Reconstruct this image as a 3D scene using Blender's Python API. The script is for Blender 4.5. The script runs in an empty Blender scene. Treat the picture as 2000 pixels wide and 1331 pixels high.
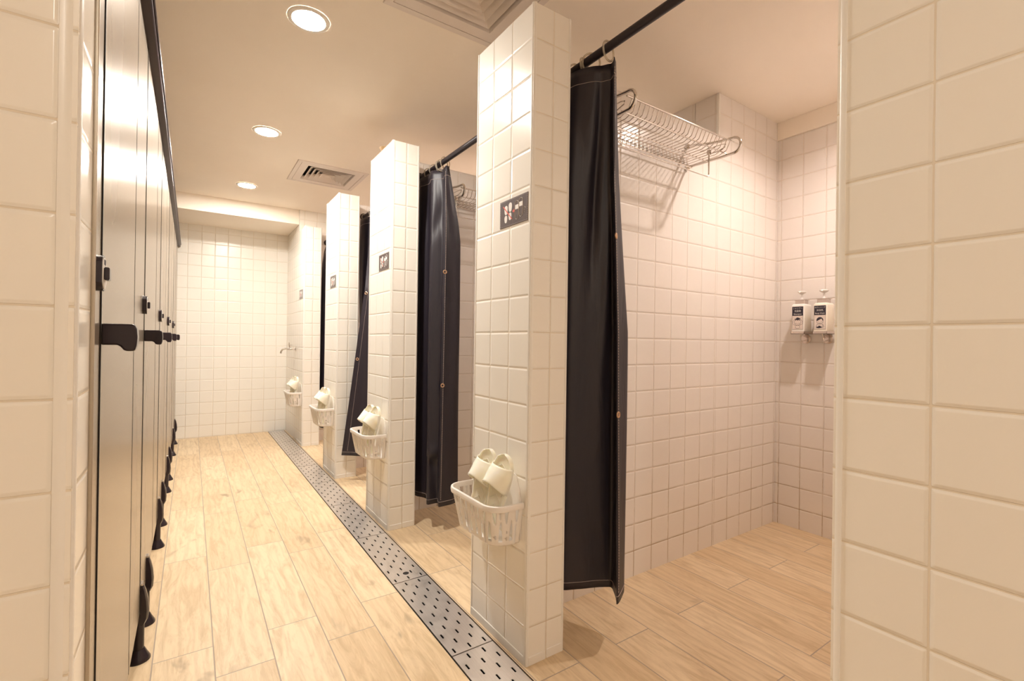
import bpy, bmesh, math, random
from mathutils import Vector, Matrix
random.seed(7)
R = math.radians
scene = bpy.context.scene
col = scene.collection

# ------------------------------------------------------------------ camera
FPX, YAW, PITCH, ROLL, CAMH = 924.92, 34.1175, -0.1446, 0.7946, 1.0438
cam = bpy.data.cameras.new('camera'); camo = bpy.data.objects.new('camera', cam)
col.objects.link(camo)
cam.sensor_width = 36.0; cam.lens = 36.0 * FPX / 2000.0; cam.clip_start = 0.02
yw, pi_, ro = R(YAW), R(PITCH), R(ROLL)
fwd = Vector((math.sin(yw)*math.cos(pi_), math.cos(yw)*math.cos(pi_), -math.sin(pi_)))
rgt = Vector((math.cos(yw), -math.sin(yw), 0))
up = rgt.cross(fwd)
r2 = rgt*math.cos(ro) + up*math.sin(ro)
u2 = -rgt*math.sin(ro) + up*math.cos(ro)
M = Matrix((r2, u2, -fwd)).transposed().to_4x4()
M.translation = Vector((0, 0, CAMH))
camo.matrix_world = M
scene.camera = camo

# ------------------------------------------------------------------ world, view
w = bpy.data.worlds.new('world'); scene.world = w; w.use_nodes = True
w.node_tree.nodes['Background'].inputs[0].default_value = (1, .86, .7, 1)
w.node_tree.nodes['Background'].inputs[1].default_value = 0.05
vs = scene.view_settings
scene.display_settings.display_device = 'sRGB'
vs.view_transform = 'Standard'; vs.look = 'None'; vs.gamma = 1.0; vs.use_curve_mapping = False
vs.exposure = 3.56
scene.cycles.max_bounces = 10; scene.cycles.diffuse_bounces = 7; scene.cycles.glossy_bounces = 4
scene.cycles.sample_clamp_indirect = 8.0
scene.cycles.use_denoising = True
scene.cycles.caustics_reflective = False; scene.cycles.caustics_refractive = False
LAMP = 62.0            # strength of the corridor downlights
SHOWER_LAMP = 150.0     # the downlights above the showers
LAMP_COL = (1.0, 0.94, 0.855, 1)
SHOWER_COL = (1.0, 0.87, 0.80, 1)

# ------------------------------------------------------------------ dimensions (metres)
CEIL = 2.359; PTOP = 2.140; T = 0.119
XF = 0.90; XP = 1.056; XB = 2.87; XL = -0.125; YEND = 5.905
NEAR = [1.226, 2.515, 3.660, 4.933]; FAR = [1.586, 2.8985, 4.040, 5.213]
PART = [1.446, 2.735, 3.880, 5.150]
RODX, RODZ = 1.152, 2.042

# ------------------------------------------------------------------ node helpers
def new_mat(name):
    m = bpy.data.materials.new(name); m.use_nodes = True
    nt = m.node_tree; b = nt.nodes['Principled BSDF']
    return m, nt, b
def simple(name, c, rough=.5, metal=0, coat=0, spec=.5, trans=0, ior=1.45, sss=0):
    m, nt, b = new_mat(name)
    b.inputs['Base Color'].default_value = (*c, 1)
    b.inputs['Roughness'].default_value = rough; b.inputs['Metallic'].default_value = metal
    b.inputs['Coat Weight'].default_value = coat; b.inputs['Specular IOR Level'].default_value = spec
    b.inputs['Transmission Weight'].default_value = trans; b.inputs['IOR'].default_value = ior
    if sss:
        b.inputs['Subsurface Weight'].default_value = sss
        b.inputs['Subsurface Radius'].default_value = (.02, .016, .01)
        b.inputs['Subsurface Scale'].default_value = .6
    return m
class N:
    def __init__(s, nt): s.nt = nt
    def node(s, t, **k):
        n = s.nt.nodes.new(t)
        for a, v in k.items(): setattr(n, a, v)
        return n
    def val(s, sock, v):
        if isinstance(v, bpy.types.NodeSocket): s.nt.links.new(v, sock)
        else: sock.default_value = v
    def m(s, op, a, b=0.0, c=None, clamp=False):
        n = s.node('ShaderNodeMath', operation=op, use_clamp=clamp)
        s.val(n.inputs[0], a); s.val(n.inputs[1], b)
        if c is not None: s.val(n.inputs[2], c)
        return n.outputs[0]
    def mix(s, f, a, b, blend='MIX'):
        n = s.node('ShaderNodeMix', data_type='RGBA', blend_type=blend)
        s.val(n.inputs[0], f); s.val(n.inputs[6], a); s.val(n.inputs[7], b)
        return n.outputs[2]
    def rng(s, v, a, b, c=0.0, d=1.0, smooth=True):
        n = s.node('ShaderNodeMapRange', interpolation_type='SMOOTHSTEP' if smooth else 'LINEAR')
        s.val(n.inputs[0], v)
        for i, x in enumerate((a, b, c, d)): s.val(n.inputs[i+1], x)
        return n.outputs[0]
    def noise(s, vec, scale, detail=3, rough=.5, dist=0):
        n = s.node('ShaderNodeTexNoise'); s.val(n.inputs['Vector'], vec)
        n.inputs['Scale'].default_value = scale; n.inputs['Detail'].default_value = detail
        n.inputs['Roughness'].default_value = rough; n.inputs['Distortion'].default_value = dist
        return n.outputs[0]
    def comb(s, x, y, z=0.0):
        n = s.node('ShaderNodeCombineXYZ')
        for i, v in enumerate((x, y, z)): s.val(n.inputs[i], v)
        return n.outputs[0]
    def wn(s, vec):
        n = s.node('ShaderNodeTexWhiteNoise', noise_dimensions='3D'); s.val(n.inputs['Vector'], vec)
        return n.outputs[0]

def tile_mat(name, base, grout=(.70, .62, .50), dirt=0.0, depth=.0011):
    """glazed square wall tiles; the UV map counts tiles, joints at whole numbers"""
    m, nt, b = new_mat(name); n = N(nt)
    uv = n.node('ShaderNodeTexCoord').outputs['UV']
    pos = n.node('ShaderNodeNewGeometry').outputs['Position']
    sp = n.node('ShaderNodeSeparateXYZ'); nt.links.new(pos, sp.inputs[0])
    wob = n.noise(pos, 9.0, 2)
    s = n.node('ShaderNodeSeparateXYZ'); nt.links.new(uv, s.inputs[0])
    u = n.m('ADD', s.outputs[0], n.m('MULTIPLY', n.m('SUBTRACT', wob, .5), .012))
    v = n.m('ADD', s.outputs[1], n.m('MULTIPLY', n.m('SUBTRACT', wob, .5), -.016))
    fu, fv = n.m('FRACT', u), n.m('FRACT', v)
    iu, iv = n.m('FLOOR', u), n.m('FLOOR', v)
    du = n.m('MINIMUM', fu, n.m('SUBTRACT', 1.0, fu))
    dv = n.m('MINIMUM', fv, n.m('SUBTRACT', 1.0, fv))
    d = n.m('SMOOTH_MIN', du, dv, .03)
    rid = n.wn(n.comb(iu, iv, 3.1)); rid2 = n.wn(n.comb(iu, iv, 8.7))
    tile = n.rng(d, .009, .016)                       # 0 grout .. 1 glaze
    pillow = n.rng(d, .010, .060)
    tilt = n.m('ADD', n.m('MULTIPLY', n.m('SUBTRACT', rid, .5), fu), n.m('MULTIPLY', n.m('SUBTRACT', rid2, .5), fv))
    h = n.m('ADD', n.m('MULTIPLY', pillow, 1.0), n.m('MULTIPLY', tilt, .55))
    h = n.m('ADD', h, n.m('MULTIPLY', n.noise(pos, 22.0, 2), .10))
    h = n.m('ADD', h, n.m('MULTIPLY', n.m('SUBTRACT', tile, 1.0), .5))
    bp = n.node('ShaderNodeBump'); bp.inputs['Strength'].default_value = 1.0
    bp.inputs['Distance'].default_value = depth
    nt.links.new(h, bp.inputs['Height']); nt.links.new(bp.outputs[0], b.inputs['Normal'])
    c = n.mix(n.m('MULTIPLY', rid, .10), (*base, 1), (base[0]*.93, base[1]*.91, base[2]*.86, 1))
    g = (*grout, 1)
    if dirt:
        low = n.rng(sp.outputs[2], .70, .12)
        dn = n.rng(n.noise(pos, 7.0, 4, .7), .36, .54)
        dm = n.m('MULTIPLY', n.m('MULTIPLY', low, dn), dirt*.8)
        g = n.mix(dm, g, (.34, .21, .08, 1))
    c = n.mix(tile, g, c)
    nt.links.new(c, b.inputs['Base Color'])
    nt.links.new(n.rng(tile, 0, 1, .7, .22), b.inputs['Roughness'])
    b.inputs['Specular IOR Level'].default_value = .45
    return m

def wood_mat(name, x0, y0, off, wdt=.165, length=.80):
    m, nt, b = new_mat(name); n = N(nt)
    pos = n.node('ShaderNodeNewGeometry').outputs['Position']
    s = n.node('ShaderNodeSeparateXYZ'); nt.links.new(pos, s.inputs[0])
    a = n.m('DIVIDE', n.m('SUBTRACT', s.outputs[0], x0), wdt); ia = n.m('FLOOR', a); fa = n.m('FRACT', a)
    par = n.m('MODULO', n.m('ADD', ia, 100.0), 2.0)
    l = n.m('DIVIDE', n.m('SUBTRACT', s.outputs[1], n.m('ADD', y0, n.m('MULTIPLY', par, off))), length)
    il = n.m('FLOOR', l); fl = n.m('FRACT', l)
    da = n.m('MULTIPLY', n.m('MINIMUM', fa, n.m('SUBTRACT', 1.0, fa)), wdt)
    dl = n.m('MULTIPLY', n.m('MINIMUM', fl, n.m('SUBTRACT', 1.0, fl)), length)
    d = n.m('MINIMUM', da, dl)
    board = n.rng(d, .0011, .0022)
    r1 = n.wn(n.comb(ia, il, 1.0)); r3 = n.wn(n.comb(ia, il, 5.0))
    # grain runs along y
    vec = n.comb(n.m('ADD', s.outputs[0], n.m('MULTIPLY', r1, 13.0)), n.m('MULTIPLY', n.m('ADD', s.outputs[1], n.m('MULTIPLY', r3, 9.0)), .14), r1)
    g1 = n.noise(vec, 26.0, 5, .62, 1.6)
    g2 = n.noise(vec, 150.0, 3, .6, .4)
    rings = n.node('ShaderNodeTexWave', wave_type='BANDS', bands_direction='X')
    nt.links.new(vec, rings.inputs['Vector']); rings.inputs['Scale'].default_value = 9.0
    rings.inputs['Distortion'].default_value = 9.0; rings.inputs['Detail'].default_value = 3.0
    rings.inputs['Detail Scale'].default_value = 1.4
    vk = n.comb(n.m('ADD', s.outputs[0], n.m('MULTIPLY', r3, 7.0)), n.m('MULTIPLY', n.m('ADD', s.outputs[1], r1), .45), r3)
    knot = n.rng(n.noise(vk, 7.5, 3, .55, .6), .64, .78)
    base = n.mix(r1, (.70, .53, .33, 1), (.80, .64, .43, 1))
    c = n.mix(n.m('MULTIPLY', n.rng(g1, .40, .72), .50), base, (.45, .30, .15, 1))
    c = n.mix(n.m('MULTIPLY', n.rng(rings.outputs[1], .55, 1.0), .16), c, (.42, .27, .14, 1))
    c = n.mix(n.m('MULTIPLY', n.rng(g2, .5, .8), .22), c, (.40, .25, .13, 1))
    c = n.mix(n.m('MULTIPLY', knot, .75), c, (.27, .19, .11, 1))
    c = n.mix(board, (.40, .32, .25, 1), c)
    nt.links.new(c, b.inputs['Base Color'])
    bp = n.node('ShaderNodeBump'); bp.inputs['Strength'].default_value = 1; bp.inputs['Distance'].default_value = .0007
    nt.links.new(n.m('ADD', board, n.m('MULTIPLY', g2, .12)), bp.inputs['Height'])
    nt.links.new(bp.outputs[0], b.inputs['Normal'])
    b.inputs['Roughness'].default_value = .42; b.inputs['Specular IOR Level'].default_value = .4
    return m

TILE = tile_mat('white_glazed_tile', (.87, .835, .775), grout=(.78, .70, .58), dirt=.35)
TILE_S = tile_mat('white_glazed_tile_dimmed', (.79, .735, .69), grout=(.70, .61, .52), dirt=1.0)  # same tile as TILE, darkened to weaken bounced light in the showers
FLOOR_C = wood_mat('oak_plank_corridor', .075, 1.705, .18)
FLOOR_S = wood_mat('oak_plank_shower', 1.40, .75, .40, wdt=.169)
def noisy(name, c, c2, scale, rough, bump=0.0, metal=0, spec=.5):
    m, nt, b = new_mat(name); n = N(nt)
    pos = n.node('ShaderNodeNewGeometry').outputs['Position']
    v = n.noise(pos, scale, 4, .6)
    nt.links.new(n.mix(n.rng(v, .35, .7), (*c, 1), (*c2, 1)), b.inputs['Base Color'])
    b.inputs['Roughness'].default_value = rough; b.inputs['Metallic'].default_value = metal
    b.inputs['Specular IOR Level'].default_value = spec
    if bump:
        bp = n.node('ShaderNodeBump'); bp.inputs['Distance'].default_value = bump
        nt.links.new(v, bp.inputs['Height']); nt.links.new(bp.outputs[0], b.inputs['Normal'])
    return m
PAINT = noisy('cream_ceiling_paint', (.92, .84, .74), (.905, .825, .725), 3.0, .75, .0004)
PLAIN = noisy('plain_cream_wall', (.78, .70, .60), (.76, .68, .58), 3.0, .7)
PVC = simple('white_plastic_trim', (.83, .80, .75), .3)
WHITEP = simple('white_basket_plastic', (.84, .79, .74), .38, sss=.0)
VENTW = simple('off_white_vent_plastic', (.76, .68, .62), .5)
DARK = simple('dark_gap', (.02, .016, .014), .8)
BLACKP = simple('black_plastic', (.022, .014, .020), .22)
BLACKM = simple('black_painted_rod', (.024, .018, .024), .38)
CHROME = simple('chrome', (.72, .68, .64), .13, metal=1)
STEELW = simple('steel_wire', (.62, .56, .50), .22, metal=1)
CLEAR = simple('clear_plastic_ring', (.93, .84, .70), .12, trans=.75, ior=1.45)
GEL = simple('translucent_cream_rubber', (.92, .885, .755), .22, sss=.35, coat=.3)
BRASS = simple('brass_eyelet', (.62, .40, .26), .3, metal=.8)
THREAD = simple('beige_thread', (.56, .46, .42), .7)
SIGN_D = simple('dark_grey_sign', (.105, .078, .078), .28, spec=.6)
SIGN_W = simple('white_print', (.80, .76, .72), .5)
SIGN_R = simple('red_print', (.75, .12, .08), .5)
INK = simple('black_print', (.03, .025, .04), .5)
TANM = simple('tan_plastic', (.62, .42, .22), .5)
def brushed(name, c, rough, metal, stretch, amt, spots=None):
    m, nt, b = new_mat(name); n = N(nt)
    pos = n.node('ShaderNodeNewGeometry').outputs['Position']
    mp = n.node('ShaderNodeMapping'); nt.links.new(pos, mp.inputs[0]); mp.inputs['Scale'].default_value = stretch
    v = n.noise(mp.outputs[0], 1.0, 3, .6)
    c2 = tuple(x*(1-amt) for x in c)
    cc = n.mix(n.rng(v, .3, .7), (*c, 1), (*c2, 1))
    b.inputs['Metallic'].default_value = metal
    if spots:
        sm = n.noise(pos, 14.0, 4, .55, 1.5)
        rg = n.rng(n.m('ABSOLUTE', n.m('SUBTRACT', sm, .5)), .0, .03)
        cc = n.mix(n.m('MULTIPLY', n.m('SUBTRACT', 1.0, rg), .10), cc, (*spots, 1))
        nt.links.new(n.rng(sm, .3, .7, rough*.9, rough*1.1), b.inputs['Roughness'])
    else:
        nt.links.new(n.rng(v, .3, .7, rough*.97, rough*1.04), b.inputs['Roughness'])
    nt.links.new(cc, b.inputs['Base Color'])
    return m
PANEL = brushed('brown_grey_laminate', (.365, .30, .235), .27, .55, (.6, 1.5, .3), .01)
PANEL2 = brushed('dull_aluminium_strip', (.52, .46, .37), .33, .7, (8, 120, .8), .08)
STEEL = brushed('drain_steel', (.78, .73, .69), .36, .85, (200, 8, 1), .08, spots=(.68, .62, .56))
RAILM = simple('dark_brown_rail', (.040, .022, .026), .3, spec=.2)
def vinyl():
    m, nt, b = new_mat('black_vinyl_cloth'); n = N(nt)
    pos = n.node('ShaderNodeNewGeometry').outputs['Position']
    mp = n.node('ShaderNodeMapping'); nt.links.new(pos, mp.inputs[0]); mp.inputs['Scale'].default_value = (14, 14, 3)
    v = n.noise(mp.outputs[0], 1.0, 3, .55, .6)
    b.inputs['Base Color'].default_value = (.020, .0155, .024, 1)
    b.inputs['Roughness'].default_value = .46; b.inputs['Specular IOR Level'].default_value = .5
    bp = n.node('ShaderNodeBump'); bp.inputs['Distance'].default_value = .004
    nt.links.new(v, bp.inputs['Height']); nt.links.new(bp.outputs[0], b.inputs['Normal'])
    return m
VINYL = vinyl()
def emit(name, c, s):
    m, nt, b = new_mat(name)
    b.inputs['Base Color'].default_value = (.8, .8, .8, 1)
    b.inputs['Emission Color'].default_value = c; b.inputs['Emission Strength'].default_value = s
    return m
SILV_R = simple('matt_reflector', (.5, .46, .42), .5)
GLOW = emit('lamp_glow', LAMP_COL, LAMP); GLOW_S = emit('shower_lamp_glow', SHOWER_COL, SHOWER_LAMP)

# ------------------------------------------------------------------ mesh builder
def wloc(o):
    v = Vector((0, 0, 0))
    while o is not None: v += o.location; o = o.parent
    return v
class MB:
    def __init__(s): s.v = []; s.f = []; s.uv = {}
    def quad(s, pts, uvs=None):
        i = len(s.v); s.v += [Vector(p) for p in pts]; s.f.append(tuple(range(i, i+len(pts))))
        if uvs: s.uv[len(s.f)-1] = uvs
        return s
    def grid(s, rows, close_u=False, close_v=False):
        i = len(s.v); nr, nc = len(rows), len(rows[0])
        for r in rows: s.v += [Vector(p) for p in r]
        for a in range(nr if close_v else nr-1):
            for b in range(nc if close_u else nc-1):
                a2, b2 = (a+1) % nr, (b+1) % nc
                s.f.append((i+a*nc+b, i+a*nc+b2, i+a2*nc+b2, i+a2*nc+b))
        return s
    def box(s, x0, x1, y0, y1, z0, z1, bev=0):
        if bev:
            prof = [(x0+bev, y0), (x1-bev, y0), (x1, y0+bev), (x1, y1-bev), (x1-bev, y1), (x0+bev, y1), (x0, y1-bev), (x0, y0+bev)]
            sh = lambda k: [(min(max(x, x0+k), x1-k), min(max(y, y0+k), y1-k)) for x, y in prof]
            rows = [[(x, y, z0) for x, y in sh(bev)], [(x, y, z0+bev) for x, y in prof], [(x, y, z1-bev) for x, y in prof], [(x, y, z1) for x, y in sh(bev)]]
            s.grid(rows, close_u=True)
            i = len(s.v); n = len(prof)
            s.f.append(tuple(range(i-n, i))); s.f.append(tuple(reversed(range(i-4*n, i-3*n))))
            return s
        p = [(x0,y0,z0),(x1,y0,z0),(x1,y1,z0),(x0,y1,z0),(x0,y0,z1),(x1,y0,z1),(x1,y1,z1),(x0,y1,z1)]
        i = len(s.v); s.v += [Vector(q) for q in p]
        for f in ((0,3,2,1),(4,5,6,7),(0,1,5,4),(1,2,6,5),(2,3,7,6),(3,0,4,7)): s.f.append(tuple(i+k for k in f))
        return s
    def tube(s, pts, r, seg=8, closed=False, caps=True):
        pts = [Vector(p) for p in pts]; n = len(pts); rows = []
        ref = None
        for k in range(n):
            if closed: t = pts[(k+1) % n]-pts[k-1]
            else: t = pts[min(k+1, n-1)]-pts[max(k-1, 0)]
            t.normalize()
            if ref is None:
                ref = Vector((0, 0, 1)) if abs(t.z) < .9 else Vector((1, 0, 0))
            a = t.cross(ref); 
            if a.length < 1e-4: a = t.orthogonal()
            a.normalize(); b = t.cross(a); ref = a.cross(t)
            rr = r[k] if isinstance(r, (list, tuple)) else r
            rows.append([pts[k] + (a*math.cos(x)+b*math.sin(x))*rr for x in [2*math.pi*j/seg for j in range(seg)]])
        i = len(s.v); s.grid(rows, close_u=True, close_v=closed)
        if caps and not closed:
            s.f.append(tuple(range(i, i+seg))); s.f.append(tuple(reversed(range(i+(n-1)*seg, i+n*seg))))
        return s
    def lathe(s, prof, c, axis='Z', seg=24, caps=True):
        """prof: (radius, height) along axis from centre c"""
        c = Vector(c); rows = []
        for r, h in prof:
            row = []
            for j in range(seg):
                x, y = r*math.cos(2*math.pi*j/seg), r*math.sin(2*math.pi*j/seg)
                p = {'Z': (x, y, h), 'X': (h, x, y), 'Y': (y, h, x)}[axis]
                row.append(c+Vector(p))
            rows.append(row)
        i = len(s.v); s.grid(rows, close_u=True)
        if caps:
            s.f.append(tuple(reversed(range(i, i+seg)))); s.f.append(tuple(range(i+(len(prof)-1)*seg, i+len(prof)*seg)))
        return s
    def extrude(s, poly, fn, d):
        """poly: 2-D outline; fn(a, b, h) -> 3-D"""
        n = len(poly); i = len(s.v)
        s.v += [Vector(fn(a, b, 0)) for a, b in poly] + [Vector(fn(a, b, d)) for a, b in poly]
        s.f.append(tuple(reversed(range(i, i+n)))); s.f.append(tuple(range(i+n, i+2*n)))
        for k in range(n): s.f.append((i+k, i+(k+1) % n, i+n+(k+1) % n, i+n+k))
        return s
    def build(s, name, mat, parent=None, smooth=False, solid=0, sub=0, xf=None, angle=40):
        off = wloc(parent)
        me = bpy.data.meshes.new(name)
        me.from_pydata([tuple((xf @ v if xf else v)-off) for v in s.v], [], s.f)
        if s.uv:
            ul = me.uv_layers.new(name='UVMap')
            for fi, uvs in s.uv.items():
                for li, t in zip(me.polygons[fi].loop_indices, uvs): ul.data[li].uv = t
        bm = bmesh.new(); bm.from_mesh(me)
        if not s.uv: bmesh.ops.recalc_face_normals(bm, faces=bm.faces)
        if smooth:
            for f in bm.faces: f.smooth = True
            for e in bm.edges:
                if len(e.link_faces) == 2 and e.calc_face_angle(0) > R(angle): e.smooth = False
        bm.to_mesh(me); bm.free()
        me.materials.append(mat)
        o = bpy.data.objects.new(name, me); col.objects.link(o); o.parent = parent
        if solid:
            md = o.modifiers.new('thickness', 'SOLIDIFY'); md.thickness = solid; md.offset = 0
        if sub:
            md = o.modifiers.new('subdivision', 'SUBSURF'); md.levels = sub; md.render_levels = sub
        return o
def thing(name, loc, label, cat, group=None):
    o = bpy.data.objects.new(name, None); col.objects.link(o); o.location = loc
    o.empty_display_size = .05
    return tag(o, label, cat, group)
def tag(o, label, cat, group=None):
    o['label'] = label; o['category'] = cat
    if group: o['group'] = group
    return o
def struct(o): o['kind'] = 'structure'; return o
def dup(root, d, label):
    def rec(o, p):
        c = o.copy(); col.objects.link(c); c.parent = p
        for ch in o.children: rec(ch, c)
        return c
    r = rec(root, None); r.location = root.location + Vector(d); r['label'] = label
    return r
def lerp(a, b, t): return a+(b-a)*t
def arc(cx, cy, r, a0, a1, n):
    return [(cx+r*math.cos(R(lerp(a0, a1, i/n))), cy+r*math.sin(R(lerp(a0, a1, i/n)))) for i in range(n+1)]

# tiled faces: joints of the face lie at u0 + k*T, v0 + k*T
def face_x(mb, x, ya, yb, za, zb, u0, v0=.004, flip=False):      # plane of constant x
    p = [(x, ya, za), (x, yb, za), (x, yb, zb), (x, ya, zb)]
    q = [((y-u0)/T, (z-v0)/T) for _, y, z in p]
    if flip: p.reverse(); q.reverse()
    mb.quad(p, q)
def face_y(mb, y, xa, xb, za, zb, u0, v0=.004, flip=False):
    p = [(xa, y, za), (xb, y, za), (xb, y, zb), (xa, y, zb)]
    q = [((x-u0)/T, (z-v0)/T) for x, _, z in p]
    if flip: p.reverse(); q.reverse()
    mb.quad(p, q)
def face_z(mb, z, xa, xb, ya, yb, u0, v0, flip=False):
    p = [(xa, ya, z), (xb, ya, z), (xb, yb, z), (xa, yb, z)]
    q = [((x-u0)/T, (y-v0)/T) for x, y, _ in p]
    if flip: p.reverse(); q.reverse()
    mb.quad(p, q)
def tbox(mb, x0, x1, y0, y1, z0, z1, ux=None, uy=None, v0=.004):
    ux = x0 if ux is None else ux; uy = y0 if uy is None else uy
    face_y(mb, y0, x0, x1, z0, z1, ux, v0); face_y(mb, y1, x0, x1, z0, z1, ux, v0, True)
    face_x(mb, x0, y0, y1, z0, z1, uy, v0, True); face_x(mb, x1, y0, y1, z0, z1, uy, v0)
    face_z(mb, z1, x0, x1, y0, y1, ux, uy); face_z(mb, z0, x0, x1, y0, y1, ux, uy, True)

# ------------------------------------------------------------------ structure
m = MB(); m.box(-1.75, .722, -1.55, 5.95, -.06, 0); struct(m.build('floor', FLOOR_C))
m = MB(); m.box(.888, 2.95, -1.55, 5.95, -.06, 0); struct(m.build('floor_shower', FLOOR_S))
m = MB(); m.box(.722, .888, -1.55, 5.95, -.06, -.045)
m.box(.722, .7245, -1.55, 5.95, -.045, -.001); m.box(.8855, .888, -1.55, 5.95, -.045, -.001)
struct(m.build('floor_drain_channel', DARK))

SPOTS = [(2.27, .80), (2.27, 2.09), (2.27, 3.30), (2.27, 4.55)]
VENTS = [(.60, 1.12, 1.293, 1.813), (.633, 1.153, 3.75, 4.27)]
def plane_with_holes(mb, x0, x1, y0, y1, z, holes):
    xs = sorted({x0, x1, *[h[0] for h in holes], *[h[1] for h in holes]})
    ys = sorted({y0, y1, *[h[2] for h in holes], *[h[3] for h in holes]})
    for a, b in zip(xs, xs[1:]):
        for c, d in zip(ys, ys[1:]):
            mx, my = (a+b)/2, (c+d)/2
            if any(h[0] < mx < h[1] and h[2] < my < h[3] for h in holes): continue
            mb.quad([(a, c, z), (a, d, z), (b, d, z), (b, c, z)])
m = MB(); plane_with_holes(m, -1.75, 2.95, -1.55, 5.95, CEIL, [(a+.012, b-.012, c+.012, d-.012) for a, b, c, d in VENTS] + [(x-.044, x+.044, y-.044, y+.044) for x, y in SPOTS])
m.quad([(-1.75, -1.55, CEIL+.12), (2.95, -1.55, CEIL+.12), (2.95, 5.95, CEIL+.12), (-1.75, 5.95, CEIL+.12)])
struct(m.build('ceiling', PAINT))
m = MB(); m.box(-1.6, XF-.001, 5.234, YEND+.02, 2.213, CEIL-.0005); struct(m.build('trim_1', PAINT))

# end wall
m = MB(); tbox(m, -1.75, 2.95, YEND, YEND+.1, 0, CEIL, ux=.078, uy=YEND); struct(m.build('wall_end', TILE))
# block beside the last pillar
m = MB()
tbox(m, XF, 1.10, FAR[3], YEND-.001, 0, CEIL-.0005, ux=.95, uy=5.40)
tbox(m, 1.10, 2.86, FAR[3], YEND-.001, 0, CEIL-.0005, ux=1.07, uy=5.40)
struct(m.build('wall_shower_end', TILE))
# back wall of the showers, painted band above the tiles
m = MB(); tbox(m, XB, XB+.1, -.2, 5.3, 0, 2.255, ux=XB, uy=1.187, v0=-.006); struct(m.build('wall_shower_back', TILE_S))
m = MB(); m.box(XB-.012, XB+.1, -.2, 5.3, 2.256, CEIL-.0005); struct(m.build('trim_2', PAINT))
# near right wall and first partition
m = MB()
tbox(m, XF, XP, -1.5, .357, 0, CEIL-.0005, ux=.982, uy=.349, v0=.006)
tbox(m, XP, XB-.002, .19, .29, 0, PTOP, ux=1.65, uy=.19, v0=-.006)
wr = struct(m.build('wall_right', TILE))
def corner_trim(x, y, sx, sy, z1, parent, r=.007, proud=.0018, z0=0, name='corner_trim'):
    """quarter-round plastic strip wrapping an outer corner; sx, sy point out of the solid"""
    cx, cy = x-sx*r, y-sy*r; k = r+proud
    pts = [(cx+sx*k*math.cos(a), cy+sy*k*math.sin(a)) for a in [math.pi/2*i/6 for i in range(7)]]
    pts = [(cx+sx*k, cy-sy*.004)] + pts + [(cx-sx*.004, cy+sy*k)] + [(cx-sx*.004, cy-sy*.004)]
    mb = MB(); mb.extrude(pts, lambda a, b, h: (a, b, z0+h), z1-z0)
    return mb.build(name, PVC, parent, smooth=True)
corner_trim(XF, .357, -1, 1, CEIL-.001, wr, r=.010)
# left foreground wall (pier) and the rest of the room behind the camera
m = MB()
tbox(m, -1.68, XL-.001, .826, .945, 0, CEIL-.0005, ux=-.143, uy=.945, v0=.010)
wl = struct(m.build('wall_left_pier', TILE))
corner_trim(XL-.001, .826, 1, -1, CEIL-.001, wl, r=.014, proud=.0025)
m = MB(); m.box(-1.75, -1.68, -1.5, YEND, 0, CEIL-.0005); struct(m.build('wall_left', PLAIN))
m = MB(); m.box(-1.75, 2.95, -1.6, -1.5, 0, CEIL-.0005); struct(m.build('wall_back', PLAIN))
# duct box behind the second shower's wall top
m = MB(); tbox(m, 2.262, XB-.002, FAR[0]+.002, 2.60, PTOP+.001, CEIL-.0005, ux=2.26, uy=1.72, v0=2.252)
struct(m.build('trim_3', TILE_S))

# ------------------------------------------------------------------ pillars with their partition walls
pnames = ['nearest and largest white-tiled pillar with the first slipper basket, partition wall behind it',
          'second white-tiled pillar from the camera, with a grey slipper sign and partition wall',
          'third white-tiled pillar from the camera, beside the swung-out black curtain',
          'farthest short white-tiled pillar, standing next to the chrome tap wall']
for i in range(4):
    n_, d_, p_ = NEAR[i], FAR[i], PART[i]
    th = XP
    t = thing('shower_pillar', (XF, n_, 0), pnames[i], 'pillar', 'tiled pillars between the showers')
    m = MB()
    face_x(m, XF, n_, d_, 0, PTOP, n_+.003, flip=True)
    face_y(m, n_, XF, XP, 0, PTOP, .982)
    face_x(m, XP, n_, d_, 0, PTOP, n_)
    face_y(m, d_, XF, XP, 0, PTOP, .982, flip=True)
    face_z(m, PTOP, XF, XP, n_, d_, .982, n_)
    m.build('pillar', TILE, t)
    m = MB()
    pe = d_ - .002 if i < 3 else d_-.004
    face_y(m, p_, XP, 2.262, 0, PTOP, 1.654, -.006)
    face_y(m, pe, XP, 2.262, 0, PTOP, 1.654, -.006, True)
    face_z(m, PTOP-.001, XP, 2.262, p_, pe, 1.654, p_)
    tbox(m, 2.262, XB-.002, p_, pe, 0, CEIL-.0005, ux=2.262, uy=p_+.02, v0=-.006)
    m.build('partition_wall', TILE_S, t)
    corner_trim(XF, n_, -1, -1, PTOP+.0015, t)
    if i < 3: corner_trim(XF, d_, -1, 1, PTOP+.0015, t, r=.004)
    corner_trim(XP, n_, 1, -1, PTOP+.0015, t, r=.005)
    corner_trim(2.262, p_, -1, -1, CEIL-.001, t, r=.006, z0=PTOP)
    m = MB(); m.box(XF-.0025, XF+.02, n_+.010, d_-.004, 0, .030, .0012); m.box(XF+.010, .979, n_-.0030, n_+.02, 0, .028, .0012); m.box(.985, XP-.006, n_-.0025, n_+.02, 0, .030, .0012)
    m.build('skirting_tile', PVC, t)

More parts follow.
